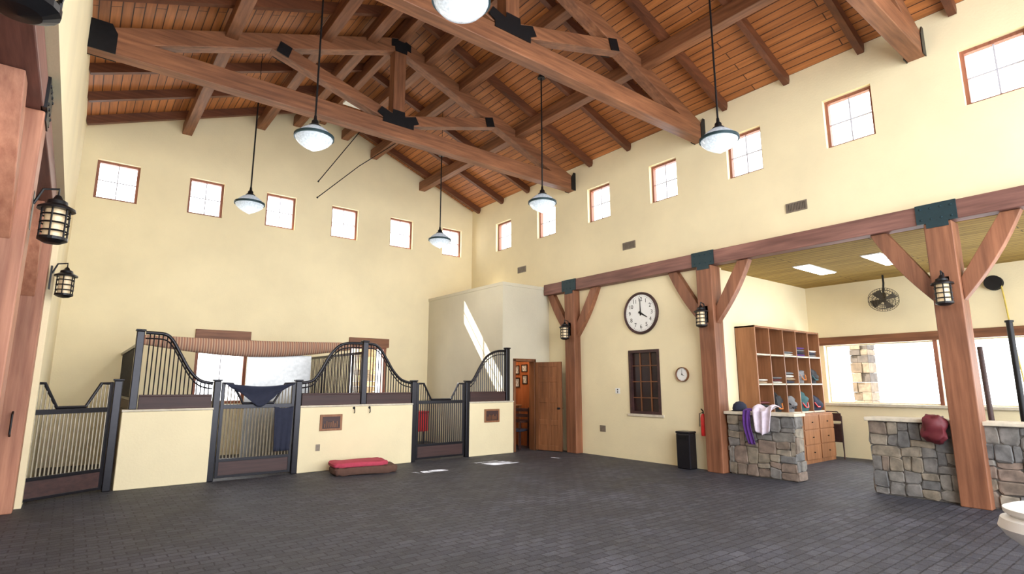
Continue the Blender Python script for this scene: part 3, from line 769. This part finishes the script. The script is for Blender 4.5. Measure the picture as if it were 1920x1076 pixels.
MB().prism([(9.64, 5.52, 1.115), (9.64, 5.72, 1.115), (9.58, 5.69, 1.112), (9.56, 5.62, 1.112), (9.58, 5.55, 1.112)], (0, 0, .012)).obj('visor', BLK, o)
o = thing('duffel_bag', (9.5, 2.60, .84), 'dark red bag slung over the stone wall cap', 'bag')
MB().blob((9.46, 2.60, .99), (.085, .15, .19), .35, 7, nu=26, nv=16, flat=-1).obj('body', MAROON, o, smooth=True)
MB().tube([(9.44, 2.50, 1.12), (9.6, 2.52, 1.15), (9.75, 2.58, 1.126), (9.75, 2.64, 1.126), (9.6, 2.68, 1.15), (9.44, 2.70, 1.12)], .014, 8).obj('handle', MAROON, o, smooth=True)

# ------------------------------------------------------------------ cubby shelf
SX0, SX1, SY0, SY1 = 10.40, 13.20, 5.58, 5.995
o = thing('cubby_shelf', ((SX0 + SX1) / 2, (SY0 + SY1) / 2, 1.0), 'tall reddish-brown wooden cubby shelf with open pigeonholes', 'shelf')
ZB, ZT = 1.0, 2.74; NC, NR = 5, 3
MB().box((SX0, SY0, ZB), (SX0 + .035, SY1, ZT)).box((SX1 - .035, SY0, ZB), (SX1, SY1, ZT)).box((SX0, SY0, ZT - .035), (SX1, SY1, ZT)).box((SX0, SY1 - .015, ZB), (SX1, SY1, ZT)).obj('case', SHELFW, o, bevel=.004)
cw = (SX1 - SX0) / NC; rh = (ZT - ZB) / NR
for i in range(1, NC): MB().box((SX0 + cw * i - .014, SY0, ZB), (SX0 + cw * i + .014, SY1 - .015, ZT - .035)).obj('divider', SHELFW, o)
for j in range(NR): MB().box((SX0 + .03, SY0 + .003, ZB + rh * j), (SX1 - .03, SY1 - .015, ZB + rh * j + .03)).obj('shelf_board', CAP, o)
o = thing('base_cabinet', ((SX0 + SX1) / 2, 5.7, 0), 'low wooden drawer cabinet under the cubby shelf', 'cabinet')
MB().box((SX0, 5.45, 0), (SX1, SY1, .995)).obj('body', SHELFW, o, bevel=.006)
for i in range(4):
    for j in range(3):
        w = (SX1 - SX0) / 4; xa = SX0 + w * i + .02; za = .08 + j * .30
        d = MB().box((xa, 5.43, za), (xa + w - .04, 5.448, za + .28)).obj('drawer', SHELFW, o, bevel=.006)
        k = MB().lathe((xa + w / 2 - .02, 5.43, za + .14), [(0, .03), (.016, .025), (.008, .0)], 10, axis=(0, -1, 0)).obj('knob', BLK, d, loc=d.parent.location, smooth=True)
        k.location = (0, 0, 0)
cell = lambda i, j: (SX0 + cw * (i + .5), SY0 + .2, ZB + rh * j + .031)
def bag(i, j, mats, seed, dx=0, r=(.21, .17, .19)):
    x, y, z = cell(i, j); o = thing('tack_bag', (x + dx, y, z), 'rounded soft tack bag stuffed in a cubby hole', 'bag', 'cubby tack bags')
    MB().blob((x + dx, y, z + r[2] * .78), r, .45, seed, nu=22, nv=14).obj('body', mats[0], o, smooth=True)
    MB().tube([(x + dx - .12, y - .15, z + .18), (x + dx - .05, y - .19, z + .08), (x + dx + .06, y - .19, z + .08), (x + dx + .12, y - .15, z + .18)], .016, 8).obj('strap', mats[1], o, smooth=True)
def folded(i, j, mats, hh=.045, w=.20, dx=0):
    x, y, z = cell(i, j)
    for n, m in enumerate(mats):
        jx = random.uniform(-.02, .02) + dx; ww = w * random.uniform(.8, 1)
        def ff(u, v, n=n, jx=jx, ww=ww):
            a = 2 * math.pi * v; e = 1 - .5 * abs(2 * u - 1) ** 6
            return (x + jx + (u - .5) * 2 * ww, y + math.copysign(abs(math.cos(a)) ** .5, math.cos(a)) * .165 * (.9 + .1 * e), z + hh * n + hh / 2 + math.copysign(abs(math.sin(a)) ** .8, math.sin(a)) * hh * .47 * e)
        o = MB().grid(ff, 14, 20).obj('folded_saddle_pad', m, smooth=True); tag(o, 'folded cloth saddle pad stacked in a cubby hole', 'saddle pad', 'folded saddle pads')
TEALC = m_plain('teal_fabric', (.03, .10, .11), .8); GREYC = m_plain('grey_fabric', (.17, .17, .18), .85); ORG = m_plain('orange_fabric', (.5, .16, .03), .8); WHC = m_plain('white_fabric', (.62, .60, .55), .9); BLKC = m_plain('black_fabric', (.02, .02, .024), .9); TANC = m_plain('tan_fabric', (.36, .25, .15), .9)
folded(2, 2, [WHC, GREYC]); folded(3, 2, [PURPLE, NAVY, GREYC, PURPLE], hh=.05); folded(4, 2, [GREYC, NAVY, WHC], hh=.05)
folded(0, 1, [TANC, WHC]); folded(1, 1, [WHC, MAROON, GREYC]); folded(2, 1, [NAVY, TANC, WHC, GREYC], hh=.06); bag(3, 1, (GREYC, ORG), 3, r=(.22, .17, .15)); bag(4, 1, (BLKC, TEALC), 4, r=(.24, .17, .17))
bag(1, 0, (BLKC, ORG), 5, r=(.22, .17, .22)); bag(2, 0, (GREYC, BLKC), 6, r=(.23, .18, .17)); bag(3, 0, (TEALC, REDP), 8, r=(.24, .18, .20)); bag(4, 0, (NAVY, REDP), 9, r=(.23, .18, .18))
folded(0, 0, [GREYC, NAVY, BLKC, MAROON], hh=.06)

o = thing('folding_chair', (13.34, 5.5, 0), 'dark folding chair folded flat beside the drawer cabinet', 'chair')
MB().tube([(13.30, 5.32, 0), (13.33, 5.32, .9), (13.34, 5.40, 1.0), (13.34, 5.62, 1.0), (13.33, 5.70, .9), (13.30, 5.70, 0)], .014, 8).obj('frame', STALLW, o, smooth=True)
MB().box((13.315, 5.34, .35), (13.345, 5.68, .74)).obj('seat', STALLW, o, bevel=.008)
MB().box((13.32, 5.33, .80), (13.345, 5.69, .97)).obj('backrest', STALLW, o, bevel=.008)
MB().tube([(13.38, 5.35, 0), (13.35, 5.35, .75), (13.35, 5.67, .75), (13.38, 5.67, 0)], .012, 8).obj('leg', STALLW, o, smooth=True)

for yc in (4.80, 3.60):
    o = thing('ceiling_light', (11.48, yc, 3.80), 'rectangular fluorescent ceiling light in the plank alcove ceiling', 'light', 'alcove ceiling lights')
    MB().box((10.86, yc - .16, 3.85), (12.10, yc + .16, 3.869)).obj('housing', WHITE, o, bevel=.005)
    MB().box((10.89, yc - .14, 3.84), (12.07, yc + .14, 3.85)).obj('diffuser', TUBE, o, bevel=.003)
o = thing('wall_fan', (13.3, 4.25, 3.37), 'round bronze cage fan hanging from the alcove ceiling', 'fan')
fc = Vector((13.15, 4.20, 3.36)); fa = Vector((-.70, -.20, -.70)).normalized()
e = fa.cross(Vector((0, 0, 1))).normalized(); g = fa.cross(e)
b = MB()
for r, dz in ((.27, 0), (.27, .09), (.21, .12), (.16, .13), (.11, .137), (.06, .14), (.20, -.03), (.12, -.04)):
    b.tube([fc + fa * dz + (e * math.cos(t * math.pi / 16) + g * math.sin(t * math.pi / 16)) * r for t in range(32)], .005, 5, closed=True)
for t in range(36):
    d = e * math.cos(t * math.pi / 18) + g * math.sin(t * math.pi / 18)
    b.tube([fc + fa * .14 + d * .05, fc + fa * .12 + d * .20, fc + fa * .09 + d * .27, fc + d * .27, fc - fa * .04 + d * .12], .003, 4)
b.obj('cage', FANM, o)
for t in range(4):
    a = t * math.pi / 2 + .4; d = e * math.cos(a) + g * math.sin(a); s = -e * math.sin(a) + g * math.cos(a)
    MB().prism([fc + fa * .03 + d * .05 - s * .03, fc + fa * .06 + d * .05 + s * .04, fc + fa * .07 + d * .23 + s * .10, fc + fa * .02 + d * .24 - s * .07], fa * .004).obj('blade', FANM, o)
MB().cyl(fc - fa * .14, fc + fa * .06, .055, 16).obj('motor', FANM, o)
MB().tube([fc - fa * .12, (fc.x + .1, fc.y, 3.7), (fc.x + .1, fc.y, 3.87)], .02, 8).obj('bracket', BLK, o)
o = thing('hose_reel', (AX - .05, 2.50, 3.50), 'small round black reel with yellow hose on the alcove wall', 'hose reel')
MB().lathe((AX - .001, 2.50, 3.50), [(0, 0), (.14, 0), (.14, .02), (.07, .03), (.07, .09), (.14, .10), (.14, .12), (0, .12)], 24, axis=(-1, 0, 0)).obj('drum', BLK, o, smooth=True)
MB().tube([(AX - .06, 2.40, 3.5), (AX - .06, 2.38, 3.2), (AX - .07, 2.36, 2.8), (AX - .2, 2.3, 2.2), (AX - .2, 2.25, 1.5)], .013, 8).obj('hose', YEL, o, smooth=True)
o = MB().cyl((12.0, 2.08, 0), (12.0, 2.08, 2.6), .045, 14).lathe((12.0, 2.08, 0), [(.12, 0), (.12, .02), (.05, .03)], 16).lathe((12.0, 2.08, 2.6), [(.06, 0), (.06, .03), (0, .04)], 16).obj('hitching_pole', BLK, smooth=True); tag(o, 'slim black steel pole standing in the alcove', 'pole')
o = MB().cyl((13.3, 2.74, 0), (13.6, 2.84, 2.3), .045, 14).obj('rolled_mat', STALLW, smooth=True); tag(o, 'dark brown mat rolled up and leaning on the alcove wall', 'mat')
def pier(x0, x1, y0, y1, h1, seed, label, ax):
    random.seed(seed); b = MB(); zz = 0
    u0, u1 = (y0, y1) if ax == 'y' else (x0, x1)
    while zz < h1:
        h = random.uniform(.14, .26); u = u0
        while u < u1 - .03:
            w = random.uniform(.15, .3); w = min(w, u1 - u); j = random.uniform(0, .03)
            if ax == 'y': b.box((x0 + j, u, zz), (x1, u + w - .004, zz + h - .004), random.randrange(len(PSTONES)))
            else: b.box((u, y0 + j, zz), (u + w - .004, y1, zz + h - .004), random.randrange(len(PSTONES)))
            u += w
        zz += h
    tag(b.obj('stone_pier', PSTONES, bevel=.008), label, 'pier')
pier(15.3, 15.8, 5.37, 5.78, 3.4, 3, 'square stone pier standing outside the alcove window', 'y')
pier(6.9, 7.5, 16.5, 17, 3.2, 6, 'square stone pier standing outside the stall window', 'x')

o = thing('garden_urn', (5.42, .80, 0), 'glazed white round pedestal basin standing on the paver floor', 'urn')
MB().lathe((5.42, .80, 0), [(0, .0), (.20, .0), (.20, .06), (.09, .12), (.08, .32), (.12, .42), (.24, .48), (.33, .55), (.37, .61), (.35, .67), (.30, .69)], 36).obj('bowl', WHITE, o, smooth=True)
MB().lathe((5.42, .80, 0), [(.30, .69), (.33, .71), (.33, .74), (.28, .76), (.10, .74), (0, .74)], 36).obj('rim', WHITE, o, smooth=True)

o = thing('door_latch', (-.55, 9.60, 1.1), 'black iron pull handle on the timber post', 'handle')
MB().tube([(-.55, 9.61, 1.25), (-.55, 9.54, 1.22), (-.55, 9.54, .98), (-.55, 9.61, .95)], .012, 8).obj('grip', BLK, o, smooth=True)

# ------------------------------------------------------------------ lighting
w = bpy.data.worlds.new('sky'); SC.world = w; w.use_nodes = True
bg = w.node_tree.nodes['Background']; bg.inputs[0].default_value = (.92, .96, 1, 1); bg.inputs[1].default_value = 4.5
sun = bpy.data.lights.new('sun', 'SUN'); sun.energy = 30; sun.angle = .006; sun.color = (1, .96, .88)
so = bpy.data.objects.new('sun', sun); COL.objects.link(so)
so.rotation_euler = Vector((1.62, -4.95, -5.95)).to_track_quat('-Z', 'Y').to_euler()
l = bpy.data.lights.new('office_fill_light', 'POINT'); l.energy = 30; l.shadow_soft_size = .1; l.color = (1, .85, .65)  # fill light added to brighten the office interior
lo = bpy.data.objects.new('office_fill_light', l); lo.location = (8.7, 11.3, 3.0); COL.objects.link(lo)

# ------------------------------------------------------------------ camera
cam = bpy.data.cameras.new('camera'); co = bpy.data.objects.new('camera', cam); COL.objects.link(co)
cam.sensor_width = 36; cam.lens = 36 * 1037 / 1920; cam.clip_start = .02; cam.clip_end = 200
co.location = (0, 0, 1.6); co.rotation_euler = (math.radians(99.95), 0, math.radians(-38.1))
SC.camera = co
SC.view_settings.view_transform = 'Standard'
SC.view_settings.exposure = 0.75
